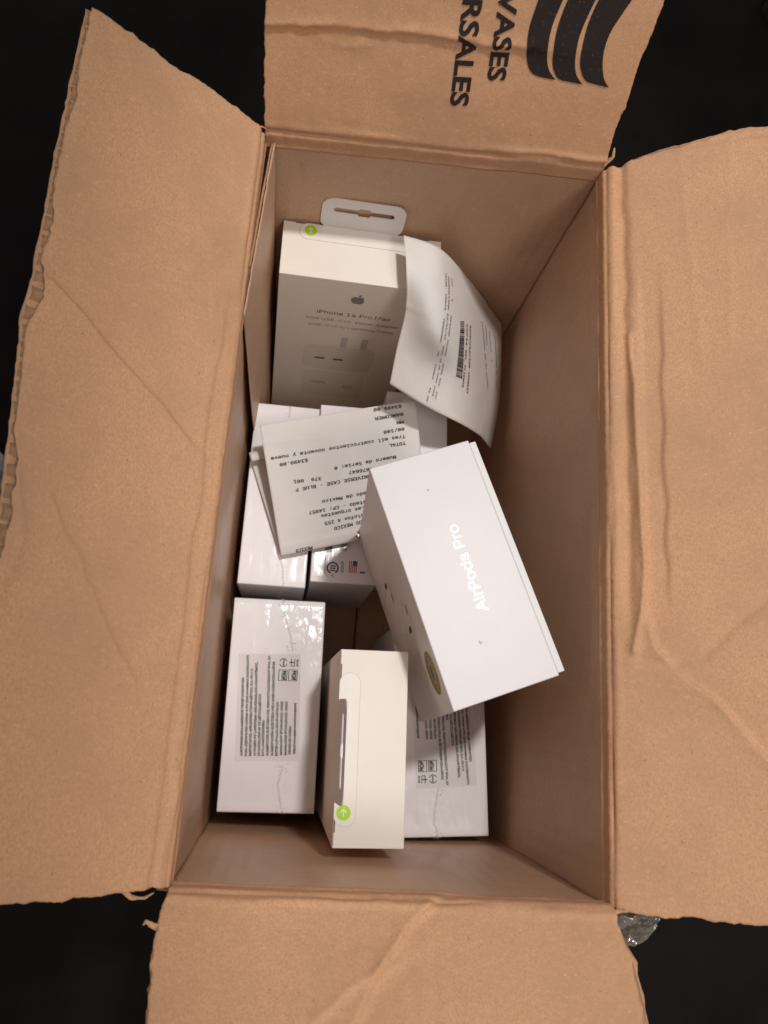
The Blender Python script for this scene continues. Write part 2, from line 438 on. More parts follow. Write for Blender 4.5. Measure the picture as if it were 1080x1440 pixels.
def disp_L(u, v):
    r = common(u, v, 11)
    r = r + rough_line(u, v, [(104.7, 70.2), (111.8, 60.7), (121.4, 46.7), (130.6, 30.7), (140.6, 15.1)], 1.1, .8, 21, .8, 18)
    r = r + rough_line(u, v, [(174.1, 58.8), (186.8, 49.9), (210.1, 34.2), (226, 22)], .55, 1.0, 22, .3)
    r = r + rough_line(u, v, [(165, 70), (190, 64), (206, 67)], .6, 1.2, 23, .25)
    strip = np.clip((u - 75) / 25, 0, 1)
    r = r - .75 * strip * (np.tanh((v - 1.6) / .6) - np.tanh((v - 7.2 - .8 * fbm(u / 20, 0 * u, 31, 2)) / .5)) * .5
    r = r - 1.6 * g(v - 76.5, 2.2) * (.6 + .4 * fbm(u / 12, 0 * u, 33, 2))
    return r
def disp_T(u, v):
    r = common(u, v, 12)
    r = r + rough_line(u, v, [(149, 40.2), (119.9, 43.2), (97.9, 43.2), (72.7, 43.1), (46.8, 42.8)], 1.1, 1.8, 24, -.6)
    r = r + rough_line(u, v, [(128, 38), (118, 35), (108, 37)], .35, 2.2, 27)
    return r
def disp_R(u, v):
    r = common(u, v, 13)
    on = np.clip((u - 92) / 20, 0, 1)
    r = r + rough_line(u, v, [(215, 9.5), (192.8, 10.9), (174.5, 11.2), (145.1, 11.9), (117.3, 12.3), (101.2, 11.6), (85.5, 8.8)], 2.1, 1.3, 25, 0, 30, .15)
    r = r - 1.7 * on * g(v - 7.2 - .6 * fbm(u / 14, 0 * u, 35, 2), 2.2)
    r = r - 1.2 * np.clip((u - 100) / 18, 0, 1) * np.clip((250 - u) / 40, 0, 1) * (np.tanh((v - 13.6) / .7) - np.tanh((v - 21 - .7 * fbm(u / 16, 0 * u, 36, 2)) / .6)) * .5
    r = r + rough_line(u, v, [(97, 14.0), (88.3, 15.5), (79.7, 22.5), (70.4, 33.9), (62.3, 40.3), (52.6, 50.9), (40, 62)], 1.8, 1.0, 26, 1.2, 16)
    r = r + rough_line(u, v, [(83.0, 11.7), (80.9, 21.3), (85.1, 32.2), (96.7, 44.3), (108, 58)], -.8, 2.4, 28, .3)
    r = r + rough_line(u, v, [(300, 31), (250, 33), (200, 36)], .25, 1.5, 41) + rough_line(u, v, [(303, 52), (260, 48), (205, 47)], .2, 1.5, 42)
    r = r - 1.3 * g(u - 303.5, 3.5) * np.clip(v / 20, 0, 1)
    return r
def disp_B(u, v):
    r = common(u, v, 14)
    r = r + rough_line(u, v, [(84.0, 2.5), (77.6, 8.5), (71.0, 17.4), (64.5, 27.8), (60.2, 37.4), (52, 55)], 1.9, 1.1, 29, 1.2, 14)
    r = r + rough_line(u, v, [(73.5, 21.5), (60.2, 27.9), (47.8, 37.6)], 1.0, 1.4, 30, .5)
    r = r + rough_line(u, v, [(20, 6), (30, 5), (38, 6.5)], .5, 1.2, 37)
    return r
SIDES = {
 'L': Side(TL, BL, 38, 8.0, disp_L, edge_tab([(0, -.3), (8, -1.4), (25, -1.9), (45, -.2), (58, -1.5), (76, -1.8)], 1, .55),
           edge_tab([(0, 289.3), (3.7, 288.6), (11.4, 289.3), (32, 289.5), (52, 288.8), (76, 288.6)], 2, .5),
           vmax_tab([(-2, 75.4), (55, 75.9), (82, 75.4), (100, 75.0), (120, 75.6), (140, 74), (173, 71.7), (192, 70.2), (215, 71.5), (260, 73.5), (290, 74)], 3, .25, ((22, 50, .8), (74, 126, 1.9), (158, 215, 1.3)))),
 'T': Side(TR, TL, 65, 8.0, disp_T, edge_tab([(0, 0), (19, 1.4), (27, .5), (43, 1.2), (63, 0), (76, 0)], 4, .4),
           edge_tab([(0, 148.2), (19, 148.6), (38, 148.6), (46, 148.3), (76, 148.3)], 5, .45), vmax_tab([(0, 74), (150, 74.5)], 6, .4)),
 'R': Side(BR, TR, 26, 8.0, disp_R, edge_tab([(0, -.7), (4, -1.2), (13, -1.6), (26, -.2), (48, .5), (76, .5)], 7, .4),
           edge_tab([(0, 296.6), (7.5, 297.2), (22, 301.2), (31, 302.4), (43.7, 304), (55, 304.9), (76, 304.5)], 8, .55), vmax_tab([(0, 74), (300, 74.5)], 9, .4)),
 'B': Side(BL, BR, 40, 8.0, disp_B, edge_tab([(0, 0), (9, -1.3), (16.5, -1.1), (27.5, -.1), (38.5, 1), (76, 2)], 10, .5),
           edge_tab([(0, 148.9), (8.3, 148.9), (17, 150.1), (28, 149.1), (36, 148.4), (76, 147)], 11, .45), vmax_tab([(0, 74), (150, 74)], 12, .4)),
}
FLAPLAB = {'L': 'long flap with a slanting crease and a torn outer edge', 'T': 'short far flap with black lettering and curved stripes',
           'R': 'long flap with crushed ridges beside its hinge', 'B': 'short near flap with a slanting wrinkle'}
FLAP = {}
THK = 3.3
EXT = {'L': (0, 0, 1.0), 'T': (1.2, 0, 0), 'R': (0, 3.2, 1), 'B': (.4, 2.8, 0)}
for key, sd in SIDES.items():
    u, v, nu, nv = sd.grid(.75, .75, -sd.band)
    fl = cpar(mesh_obj('flap', sd.pos(u, v), grid_faces(nu, nv, True), 'kraft', None, True)); solidify(fl, .45)
    fl['label'] = FLAPLAB[key]; FLAP[key] = fl
    u, v, nu, nv = sd.grid(2.0, 2.0, 1.0, .2, 50, EXT[key])
    ol = mesh_obj('outer_liner', sd.pos(u, v, -THK), grid_faces(nu, nv, False), 'kraft', fl, True); solidify(ol, .45)
    u, v, nu, nv = sd.grid(.75, 4.0, 1.5, .4, 80, tuple(.6 * x for x in EXT[key]))
    wv = -THK * .5 - .1 + (THK * .5 - .55) * np.sin(u * 2 * math.pi / 6.4)
    low = np.min([sd.disp(u + du_, v + dv_) for du_ in (-2, 0, 2) for dv_ in (-3, -1.5, 0, 1.5, 3)], axis=0)      # stay below sharp folds of the liner
    wv = wv + low - sd.disp(u, v)
    ft = mesh_obj('fluting', sd.pos(u, v, wv), grid_faces(nu, nv, False), 'flute', fl, True); solidify(ft, .25, 0)
def on_flap(o, key): return o

# walls
def wall(h0, h1, bulge, seed, feats, over=0.0):
    a = np.array([*h0, 0.0]); d = np.array([*h1, 0.0]) - a; L = np.linalg.norm(d); ax = d / L
    out = np.cross(ax, [0, 0, 1.0]); nu, nz = int(L / 1.6) + 1, int(H / 2.4) + 1
    U, Z = np.meshgrid(np.linspace(-.2 - over, L + .2 + over, nu), np.linspace(0, H - 6.5, nz)); u, z = U.ravel(), Z.ravel()
    bl = bulge * np.clip(np.sin(np.pi * np.clip(u / L, 0, 1)), 0, 1) ** .5 * np.clip(np.sin(np.pi * np.clip(z / H, 0, 1) ** .8), 0, 1) ** 1.6
    o_ = .5 + bl + .35 * fbm(u / 45, z / 45, seed, 3) + .07 * np.sin(u * 2 * math.pi / 6.6)
    o_ = o_ - .25 * np.clip((z - 150) / 60, 0, 1) * fbm(u / 9, z / 30, seed + 3, 2)
    for (poly, amp, wd) in feats: o_ = o_ - rough_line(u, z, poly, amp, wd, seed + 7)
    P = a[None] + u[:, None] * ax + o_[:, None] * out + z[:, None] * np.array([0, 0, 1.0])
    o = cpar(mesh_obj('wall', P, grid_faces(nu, nz, True), 'kraft_wall', None, True)); solidify(o, 3.6); return o
wall(TL, BL, 3.6, 51, [([(120, 150), (290, 163)], .3, .6), ([(0, 198), (290, 196)], .25, 1.0)], 1.8)
wall(TR, TL, .8, 52, [([(0, 190), (70, 205)], .3, 2.5)])
wall(BR, TR, 1.2, 53, [([(60, 90), (62, 200)], .25, .7), ([(95, 214), (200, 216), (290, 216)], 1.1, 2.2), ([(40, 205), (85, 216)], -.9, 2.5)], 1.8)
wall(BL, BR, .8, 54, [([(0, 196), (148, 198)], -.3, 3)])
# glued joint tab along the far end of the left wall, its fluted top edge showing
def slab(name, corners, z0, z1, t, mat, seed):
    p0, p1 = (np.array([*c, 0.0]) for c in corners); d = p1 - p0; L = np.linalg.norm(d); ax = d / L; n = np.cross([0, 0, 1.0], ax)
    nu, nz = int(L / 1.5) + 2, int((z1 - z0) / 3) + 2
    U, T = np.meshgrid(np.linspace(0, L, nu), np.linspace(0, 1, nz)); u, tt = U.ravel(), T.ravel()
    z = z0 + tt * (z1 + .7 * jag(u, seed, .8) - z0)
    o_ = .25 * fbm(u / 12, z / 30, seed, 3)
    P = p0[None] + u[:, None] * ax + o_[:, None] * n + z[:, None] * np.array([0, 0, 1.0])
    o = cpar(mesh_obj(name, P, grid_faces(nu, nz), mat, None, True)); return solidify(o, t)
slab('joint_tab', ((-24.9, 231.0), (-28.5, 150.0)), 1, H - 3.5, .5, 'kraft_wall', 61)
slab('joint_tab_fluting', ((-26.1, 231.5), (-29.0, 172.0)), 1, H - 4.5, .8, 'flute', 62)
# bottom panels
for k, (x0, x1) in enumerate(((-29, 45.0), (45.8, 119.6))):
    U, V = np.meshgrid(np.linspace(x0, x1, 30), np.linspace(-58, 241, 100)); u, v = U.ravel(), V.ravel()
    bpn = cpar(mesh_obj('bottom_panel', np.stack([u, v, -.3 + .15 * fbm(u / 30, v / 30, 70 + k, 3)], 1), grid_faces(30, 100), 'kraft_wall', None, True)); solidify(bpn, 3.2)

# black stamp on the far flap
sT = SIDES['T'].surf()
for s_, ub, va, vb, h_ in (('VASES', 61.2, 61.5, 30.0, 7.3), ('RSALES', 74.3, 57.0, 19.0, 7.4)):
    # baseline runs towards the hinge, tops of the letters towards the right-hand end of the flap
    on_flap(text_on(sT, s_, (ub + 1.2, va), (ub - 1.2, vb), h_, 'ink', FLAP['T'], 'lettering', None, .028, .32, -1, 3, 1.4), 'T')
for pts in ([(46.6, 68), (47.8, 58.3), (48.5, 50.3), (47.3, 42.3), (44.5, 36.3), (40.4, 33.9), (32.8, 33.4), (36.8, 37.1), (39.2, 43.2), (39.9, 51.3), (38.7, 59.3), (37, 68)],
            [(35.0, 68), (36.9, 59.5), (37.6, 50.2), (36.2, 40.7), (33.9, 36.0), (30.2, 33.5), (21.3, 33.0), (25.0, 36.2), (27.4, 41.7), (28.3, 49.9), (26.6, 60.6), (24.6, 68)],
            [(23.4, 68), (25.4, 60.8), (26.3, 52.8), (25.6, 43.3), (23.5, 37.8), (19.3, 34.0), (10.2, 32.9), (13.8, 36.7), (16.7, 44.3), (16.7, 52.5), (13.2, 62.2), (10.6, 68)]):
    n0 = len(pts); P = np.array(pts); sm = []
    for i in range(n0):
        p1, p2 = P[i], P[(i + 1) % n0]
        if i in (5, n0 - 1): sm.append(tuple(p1)); continue
        p0 = P[i - 1] if i not in (0, 6) else p1; p3 = P[(i + 2) % n0] if i not in (n0 - 2,) else p2
        for j in range(5):
            t = j / 5; sm.append(tuple(.5 * (2 * p1 + (-p0 + p2) * t + (2 * p0 - 5 * p1 + 4 * p2 - p3) * t * t + (-p0 + 3 * p1 - 3 * p2 + p3) * t ** 3)))
    on_flap(poly_on(sT, sm, 'ink', FLAP['T'], 'stripe', .32, 1.4), 'T')
# torn liner slivers at the corners of the carton
def sliver(pts, wd, seed, key):
    P = np.array(pts, float); n = 14; t = np.linspace(0, 1, n); idx = np.linspace(0, 1, len(P))
    c = np.stack([np.interp(t, idx, P[:, k]) for k in range(3)], 1); rows = []
    tang = np.gradient(c, axis=0); tang /= np.linalg.norm(tang, axis=1)[:, None]
    side = np.cross(tang, [0, .3, 1.0]); side /= np.linalg.norm(side, axis=1)[:, None]
    wv = wd * (1 - .75 * t ** 1.5) * (1 + .4 * fbm(t * 6, 0 * t, seed, 2))
    for s_ in (-1, 0, 1):
        q = c + side * (s_ * wv * .5)[:, None]; q[:, 2] += .5 * fbm(t * 5, 0 * t + s_, seed + 4, 2); rows.append(q)
    o = mesh_obj('torn_liner', np.concatenate(rows), grid_faces(n, 3), 'kraft', FLAP[key], True); solidify(o, .4, 0); return on_flap(o, key)
pB = lambda u, v, l=0.0: SIDES['B'].pos(np.array([u]), np.array([v]), l)[0]
pL = lambda u, v, l=0.0: SIDES['L'].pos(np.array([u]), np.array([v]), l)[0]
pR = lambda u, v, l=0.0: SIDES['R'].pos(np.array([u]), np.array([v]), l)[0]
pT = lambda u, v, l=0.0: SIDES['T'].pos(np.array([u]), np.array([v]), l)[0]
sliver([pB(0, 12, -1), pB(-3.0, 11.2, -.5), pB(-4.6, 10.6, .2), pB(-5.2, 12.0, .8)], 1.6, 91, 'B')
sliver([pL(288, 16, -1), pL(291.2, 12, -1.2), pL(291.8, 7, -1.5), pL(290.6, 4, -1.5)], 1.5, 92, 'L')
sliver([pT(147.5, .5, 0), pT(149.6, 2.2, .4), pT(150.8, 1.4, .6)], 1.8, 94, 'T')
sliver([pT(1, 1.5, .4), pT(-1.8, 5.5, .2), pT(-1.4, 9, -.6)], 2.0, 95, 'T')
sliver([pR(-.5, -2, .5), pR(-1.4, 1, 1.2), pR(-.6, 4.5, .6)], 2.0, 96, 'R')
# crumpled end of clear tape sticking out below the near right-hand corner
tu, tv = np.meshgrid(np.linspace(0, 1, 40), np.linspace(0, 1, 24)); a, b = tu.ravel(), tv.ravel()
rad = .25 + .75 * np.sqrt(np.clip(1 - (2 * a - 1) ** 2 * .9, 0, 1))
tx = 122.5 + a * 18.5 - 1.5 * b; ty = -59 - b * 13.5 * rad; tz = 229 - 12 * b + 1.6 * fbm(a * 5, b * 4, 97, 4) + 2.2 * np.sin(a * 5 + b * 3) * b
tp = cpar(mesh_obj('packing_tape', np.stack([tx, ty, tz], 1), grid_faces(40, 24), 'tape', None, True)); solidify(tp, .08)
tp['label'] = 'crumpled clear packing tape end at the near corner'

# ================================================================== boxes
def frame_surf(o, ea, eb, en):
    o, ea, eb, en = (np.array(x, float) for x in (o, ea, eb, en))
    return lambda a, b, lift: o[None] + np.asarray(a)[:, None] * ea + np.asarray(b)[:, None] * eb + np.asarray(lift) * en
def film(w_, l_, h_, parent, seed, amp=.22):
    bm = bmesh.new(); bmesh.ops.create_cube(bm, size=1); bmesh.ops.subdivide_edges(bm, edges=list(bm.edges), cuts=29, use_grid_fill=True)
    P = np.array([v.co[:] for v in bm.verts]); Q = (P + .5) * np.array([w_ + .5, l_ + .5, h_ + .5]) - .25
    for ax in range(3):
        o1, o2 = [k for k in range(3) if k != ax]
        for sg in (-1, 1):
            mk = np.abs(P[:, ax] - sg * .5) < 1e-6
            inner = (np.abs(P[:, o1]) < .499) & (np.abs(P[:, o2]) < .499)
            nz = amp * np.abs(fbm(Q[:, o1] / 10, Q[:, o2] / 26, seed + ax * 7 + sg, 3))
            Q[:, ax] += np.where(mk & inner, sg * (nz + .05), 0)
    # rounded, softly gathered edges
    for i, v in enumerate(bm.verts): v.co = Q[i] * S
    me = bpy.data.meshes.new('shrink_wrap'); bm.to_mesh(me); bm.free()
    me.polygons.foreach_set('use_smooth', [True] * len(me.polygons)); me.materials.append(M['film' if amp > .25 else 'film_calm'])
    o = bpy.data.objects.new('shrink_wrap', me); col.objects.link(o); o.parent = parent; return o
def seam(parent, poly, z, seed, drop=None, tents=26):
    """gathered weld of the film: a low wavy fin with little pleats beside it"""
    P = np.array(poly, float); n = 90; idx = np.concatenate([[0], np.cumsum(np.hypot(*np.diff(P, axis=0).T))]); t = np.linspace(0, idx[-1], n)
    x = np.interp(t, idx, P[:, 0]) + .22 * fbm(t / 2.2, 0 * t, seed, 3); y = np.interp(t, idx, P[:, 1])
    v = []; f = []
    hgt = .75 + .45 * fbm(t / 1.7, 0 * t, seed + 2, 2)
    for k in range(n):
        v += [(x[k] - .55, y[k], z + .05), (x[k] - .06, y[k], z + hgt[k]), (x[k] + .12, y[k], z + hgt[k] * .95), (x[k] + .6, y[k], z + .05)]
        if k:
            for j in range(3): q = 4 * k - 4 + j; f.append((q, q + 1, q + 5, q + 4))
    rnd = random.Random(seed)
    for _ in range(tents):
        k = rnd.choice((rnd.randrange(n), rnd.randrange(n // 6), n - 1 - rnd.randrange(n // 5))); sx = rnd.choice((-1, 1)); c = np.array([x[k] + sx * rnd.uniform(.7, 3.0), y[k] + rnd.uniform(-1, 1)])
        an = rnd.gauss(math.radians(35) * sx, .35); L = rnd.uniform(.7, 2.0); d = np.array([math.cos(an), math.sin(an)]) * L * .5; nn = np.array([-d[1], d[0]]) / L * rnd.uniform(.35, .7); hh = rnd.uniform(.2, .5)
        b0 = len(v)
        v += [(*(c - d), z + .1), (*(c + nn), z + .1), (*(c + d), z + .1), (*(c - nn), z + .1), (*c, z + hh)]
        f += [(b0, b0 + 1, b0 + 4), (b0 + 1, b0 + 2, b0 + 4), (b0 + 2, b0 + 3, b0 + 4), (b0 + 3, b0, b0 + 4)]
    o = mesh_obj('wrap_seam', v, f, 'film_seam', parent, False); return o
def up_box(name, c, rot, w_, l_, h_, wrap_seed, amp=.22):
    e = empty(name, (c[0], c[1], 0), (0, 0, math.radians(rot)))
    # local origin moved to the corner, so that (0..w, 0..l) are the coordinates on the top face
    def shift(o): o.location = Vector((-w_ / 2, -l_ / 2, 0)) * S; return o
    shift(rbox('box_body', (0, 0, 0), (w_, l_, h_), 'white_wrapped', e, .6))
    if wrap_seed: shift(film(w_, l_, h_, e, wrap_seed, amp))
    return e, shift, frame_surf((0, 0, h_), (1, 0, 0), (0, 1, 0), (0, 0, 1))

LABEL_TXT = ["AUDIFONOS INALAMBRICOS YBASE CARGADORA", "PARA AIRPODS PRO (AirPods 4 Pro (2nd generation) (A2698/A2699)", "IMPORTADOR: APPLEOPERATIONS MÉXICO, S.A. DE C.V.",
    "AV.PASEO DE LAPEFORMA 483,PISO41,COL.CUAUHTÉMOC,", "CP.06500,CIUDAD DE MÉXICO,MÉXICO", "R.F.C.:AOM920820BEA", "ALIMENTAIÓN ELÉCTRICA DEL PRODUCTO:A2698/A2699 5Vcc, 1A",
    "ALIMENTACIÓN ELÉCTRICA DELA BASE CARGADORA:A2700:", "ENTRDA,5Vcc,1A,SALIDA:5Vcc,1A", "Modelo:A2699 IFT/APA/PA222-20028", "Modelo:A3048 IFT/APA/PA222-20022", "HECHO EN CHINA", "http://www.apple.com/mx/support/"]
LINES = [((10.36, 26.05), (8.08, 63.98)), ((12.56, 26.11), (9.69, 74.91)), ((14.6, 26.17), (12.16, 68.73)), ((16.81, 26.23), (14.26, 71.75)), ((18.85, 26.29), (17.22, 56.09)), ((20.74, 26.34), (19.82, 43.53)),
    ((22.95, 26.41), (20.41, 75.22)), ((25.25, 26.47), (22.93, 72.55)), ((27.39, 26.53), (26.11, 52.72)), ((29.59, 26.99), (28.36, 52.81)), ((31.82, 27.05), (30.62, 52.89)), ((33.86, 27.51), (33.25, 41.14)), ((36.08, 27.73), (35.01, 52.48))]
def import_label(e, shift, sf, T):
    """importer's sticker; T maps label coordinates on to the top face"""
    lb = shift(poly_on(sf, [T(p) for p in [(4.6, 75.6), (6.8, 23.6), (38.0, 24.3), (35.8, 76.6)]][::1], 'label', e, 'label', .10))
    def sub(o):
        return o
    def T2(a, b, lift):
        q = np.array([T((x, y)) for x, y in zip(a, b)]); return sf(q[:, 0], q[:, 1], lift)
    for s_, (p0, p1) in zip(LABEL_TXT, LINES):
        text_on(T2, s_, p0, p1, 1.6, 'label_ink', lb, 'printed_text', F_SANS, .04, .16)
    for (x0, y0, x1, y1) in ((25.2, 62.9, 29.6, 68.5), (30.2, 63.0, 34.8, 68.7)):
        rects_on(T2, [[(x0, y0), (x0 + .35, y0), (x0 + .35, y1), (x0, y1)], [(x1 - .35, y0), (x1, y0), (x1, y1), (x1 - .35, y1)],
                      [(x0, y0), (x1, y0), (x1, y0 + .25), (x0, y0 + .25)], [(x0, y1 - .25), (x1, y1 - .25), (x1, y1), (x0, y1)]], 'label_ink', lb, 'mark_frame', .16)
        text_on(T2, 'NOM', (x1 - .8, y0 + .5), (x1 - .8, y1 - .5), x1 - x0 - 1.6, 'label_ink', lb, 'printed_text', F_SANS, .045, .16)
    c = (27.3, 72.0)
    ring_on(T2, c, 1.75, 2.15, 'label_ink', lb, 'mark_ring', 20, 160, 16, .16); ring_on(T2, c, 1.75, 2.15, 'label_ink', lb, 'mark_ring', 200, 340, 16, .16)
    text_on(T2, 'NOM', (c[0] + .5, c[1] - 1.5), (c[0] + .5, c[1] + 1.5), 1.1, 'label_ink', lb, 'printed_text', F_SANS, .045, .16)
    x0, y0, x1, y1 = 30.2, 70.3, 34.9, 74.1
    rects_on(T2, [[(x0 + .9, y0), (x0 + 1.3, y0), (x0 + 1.3, y1), (x0 + .9, y1)], [(x0, y0 + 1.7), (x0 + 2.6, y0 + 1.7), (x0 + 2.6, y0 + 2.2), (x0, y0 + 2.2)],
                  [(x0 + 2.6, y0), (x0 + 2.95, y0), (x0 + 2.95, y1), (x0 + 2.6, y1)], [(x0 + .9, y0), (x0 + 2.9, y0), (x0 + 2.9, y0 + .35), (x0 + .9, y0 + .35)]], 'label_ink', lb, 'mark_frame', .16)
    text_on(T2, 'NYCE', (x1 - .1, y0 + .2), (x1 - .1, y1 - .2), 1.2, 'label_ink', lb, 'printed_text', F_SANS, .045, .16)
    return lb

GE = 'shrink-wrapped upright white boxes'
# near left box, importer's label uppermost
e4, sh4, sf4 = up_box('earphone_box', (-2.5, 3.9), 1.8, 47, 104, 103.7, 101, .34)
tag(e4, 'shrink-wrapped white box standing at near left with its fine-print importer sticker in full view', 'box', GE)
import_label(e4, sh4, sf4, lambda p: p)
sh4(seam(e4, [(25.2, 104.6), (25.2, 99.6), (27.4, 92.8), (29.9, 86.9), (31.8, 77.5)], 103.9, 111, tents=34))
sh4(seam(e4, [(30.4, 23), (28.6, 13.2), (29.9, 6.2), (31.6, -.3)], 103.9, 112, tents=30))
# near right box, label turned round, half under the tilted box
e5, sh5, sf5 = up_box('earphone_box', (83.75, -3.0), 3.9, 47, 104, 103.6, 102, .26)
tag(e5, 'shrink-wrapped white box at near right, importer sticker partly hidden under the leaning lettered box', 'box', GE)
import_label(e5, sh5, sf5, lambda p: (46.3 - p[0] + .0, 99.5 - p[1]))
sh5(seam(e5, [(21.6, 23.2), (20.4, 16.2), (19.6, 11.5), (19.2, 6), (20.9, 2.3), (20.6, -.6)], 103.8, 113, tents=34))
# three slimmer boxes in the middle
e1, sh1, sf1 = up_box('slim_box', (-10.3, 115.5), .6, 36, 103, 95.8, 103, .16)
tag(e1, 'slim blank white shrink-wrapped box against the left wall, behind the stickered box', 'box', GE)
sh1(seam(e1, [(19.0, 103.3), (19.4, 99.0), (20.6, 60), (21.8, 15.2), (23.4, 9.5), (24.6, -.2)], 96.0, 114, tents=26))
e2, sh2, sf2 = up_box('slim_box', (27, 119.6), 1.7, 36, 102, 96, 104, .20)
tag(e2, 'slim white box with printed fruit emblem, round mark and small flag below the folded receipt', 'box', GE)
def p2(o): return sh2(o)
def fm(c, size, ex, ey):
    h = size / 1.65
    for nm, P in (('logo', FRUIT), ('logo_leaf', LEAF)):
        p2(poly_on(sf2, [(c[0] + h * (p[0] * ex[0] + (p[1] - .25) * ey[0]), c[1] + h * (p[0] * ex[1] + (p[1] - .25) * ey[1])) for p in P], 'grey_print', e2, nm))
fm((9.7, 18.3), 5.6, (0, -1), (1, 0))
rects_on_o = []
rnd = random.Random(8); y = 18.0; bars = []
while y < 24.4:
    wd = rnd.choice((.22, .35, .55)); bars.append([(15.5, y), (18.9, y), (18.9, y + wd), (15.5, y + wd)]); y += wd + rnd.choice((.2, .3, .45))
p2(rects_on(sf2, bars, 'grey_print', e2, 'barcode'))
p2(ring_on(sf2, (11.7, 8.1), 2.55, 3.3, 'black_print', e2, 'round_mark', -60, 250, 30))
p2(rects_on(sf2, [[(10.2, 6.4 + k * 1.25), (13.3, 6.4 + k * 1.25), (13.3, 7.0 + k * 1.25), (10.2, 7.0 + k * 1.25)] for k in range(3)], 'black_print', e2, 'round_mark'))
p2(text_on(sf2, 'US', (12.4, 3.0), (12.3, 4.7), 1.5, 'grey_print', e2, 'printed_text', F_SANS, .02))
p2(text_on(sf2, '2023', (17.6, 5.9), (17.4, 11.9), 1.7, 'grey_print', e2, 'printed_text', F_SANS, .02))
p2(text_on(sf2, 'Assembled in China', (7.9, 3.85), (7.7, 13.6), .95, 'grey_print', e2, 'printed_text', F_SANS, .01))
p2(text_on(sf2, 'Serial No.', (5.6, 6.0), (5.4, 9.4), .9, 'mid_print', e2, 'printed_text', F_SANS, .01))
p2(text_on(sf2, '194253397168', (20.6, 19.5), (20.5, 25.0), .9, 'mid_print', e2, 'printed_text', F_SANS, .01))
p2(rects_on(sf2, [[(20.5 + k * .95, 5.9), (21.0 + k * .95, 5.9), (21.0 + k * .95, 12.5 if k > 5 else 12.5), (20.5 + k * .95, 12.5)] for k in range(5)], 'red', e2, 'flag_stripe', .13))
p2(poly_on(sf2, [(22.6, 9.7), (25.0, 9.7), (25.0, 12.6), (22.6, 12.6)], 'blue', e2, 'flag_canton', .17))
p2(poly_on(sf2, [(26.5, 6.0), (29.5, 6.0), (29.5, 7.0), (26.5, 7.0)], 'grey_print', e2, 'printed_mark'))
e3, sh3, sf3 = up_box('slim_box', (64.7, 132.7), 2.4, 35.5, 102, 96, 105, .14)
tag(e3, 'slim white box mostly hidden between the hanging receipt and the leaning lettered box', 'box', GE)
sh3(seam(e3, [(24, 60), (24, 40), (25, 20)], 96.2, 115, tents=4))

# leaning box with raised white lettering on its side
UU, WW, DD = Vector((.3723, -.9257, .0669)), Vector((.926, .3754, .0401)), Vector((.0622, -.047, -.997))
WW = (WW - UU * WW.dot(UU)).normalized(); DD = UU.cross(WW).normalized() * (1 if UU.cross(WW).dot(DD) > 0 else -1)
tbx = empty('earphone_box', (0, 0, 0))
mt_ = Matrix.Identity(4)
for r in range(3): mt_[r][0] = UU[r]; mt_[r][1] = WW[r]; mt_[r][2] = -DD[r]; mt_[r][3] = (28.07, 100.38, 201.0)[r] * S
tbx.matrix_world = mt_
tag(tbx, 'white box leaning across the others with white lettering along its side and a gold seal', 'box')
rbox('lid', (0, 0, -104), (104, 44.6, 0), 'white', tbx, .55)
rbox('base', (1.0, 44.75, -103.0), (103.0, 47.7, -1.0), 'white_core', tbx, .4)
lid = [c for c in tbx.children if c.name.startswith('lid')][0]
sS = frame_surf((0, 0, 0), (1, 0, 0), (0, 1, 0), (0, 0, 1)); sG = frame_surf((0, 0, 0), (1, 0, 0), (0, 0, -1), (0, -1, 0))
text_on(sS, 'AirPods Pro', (70.9, 26.9), (33.7, 26.9), 6.2, 'letter', lid, 'lettering', F_SANS, 0.0, .12, 1, 8)
poly_on(sS, ellipse((82.1, 19), .7, .3), 'pale_print', lid, 'scuff'); poly_on(sS, ellipse((82.6, 19.6), .25, .8, 10, .4), 'pale_print', lid, 'scuff'); poly_on(sS, ellipse((16.3, 20.5), .35, .35), 'mid_print', lid, 'scuff')
def bud(c, mirror, ang):
    base = smooth_loop([(-7, 10), (0, 14), (7, 9), (8, 0), (4, -7), (3.6, -26), (0, -29), (-3.6, -26), (-4.5, -8), (-9, 0)], 5)
    ca, sa = math.cos(ang), math.sin(ang)
    T = lambda p: (c[0] + mirror * p[0] * ca - p[1] * sa, c[1] + mirror * p[0] * sa + p[1] * ca)
    pr = poly_on(sG, [T(p) for p in base], 'bud_print', lid, 'printed_earbud', .10)
    poly_on(sG, [T((p[0] * .72 - 1.5, p[1] * .72 - 1)) for p in base], 'white', lid, 'printed_earbud', .13)
    poly_on(sG, [T(p) for p in ellipse((3.0, 1.5), 1.5, 4.2, 20, .2)], 'black_print', lid, 'printed_vent', .16)
    poly_on(sG, [T(p) for p in ellipse((-5.5, 8.5), 1.5, 3.0, 20, .7)], 'mid_print', lid, 'printed_vent', .16)
M['bud_print'] = plain('bud_print', (.62, .59, .59), .6, .3, .12, 60, 0)
bud((41.5, 66), 1, math.radians(172)); bud((62, 37), -1, math.radians(186))
seal = poly_on(sG, ellipse((86.7, 17.3), 9.3, 10.5, 40), 'gold', lid, 'gold_seal', .12)
ring_on(sG, (86.7, 17.3), 8.2, 8.8, 'gold_dark', seal, 'seal_ring', 0, 360, 40, .17)
ring_on(sG, (86.7, 17.3), 5.2, 5.6, 'gold_dark', seal, 'seal_ring', 0, 360, 32, .17)
for k in range(18):
    a = k * 2 * math.pi / 18
    poly_on(sG, ellipse((86.7 + 6.9 * math.cos(a), 17.3 + 6.9 * math.sin(a)), .8, .45, 8, a), 'gold_dark', seal, 'seal_print', .17)
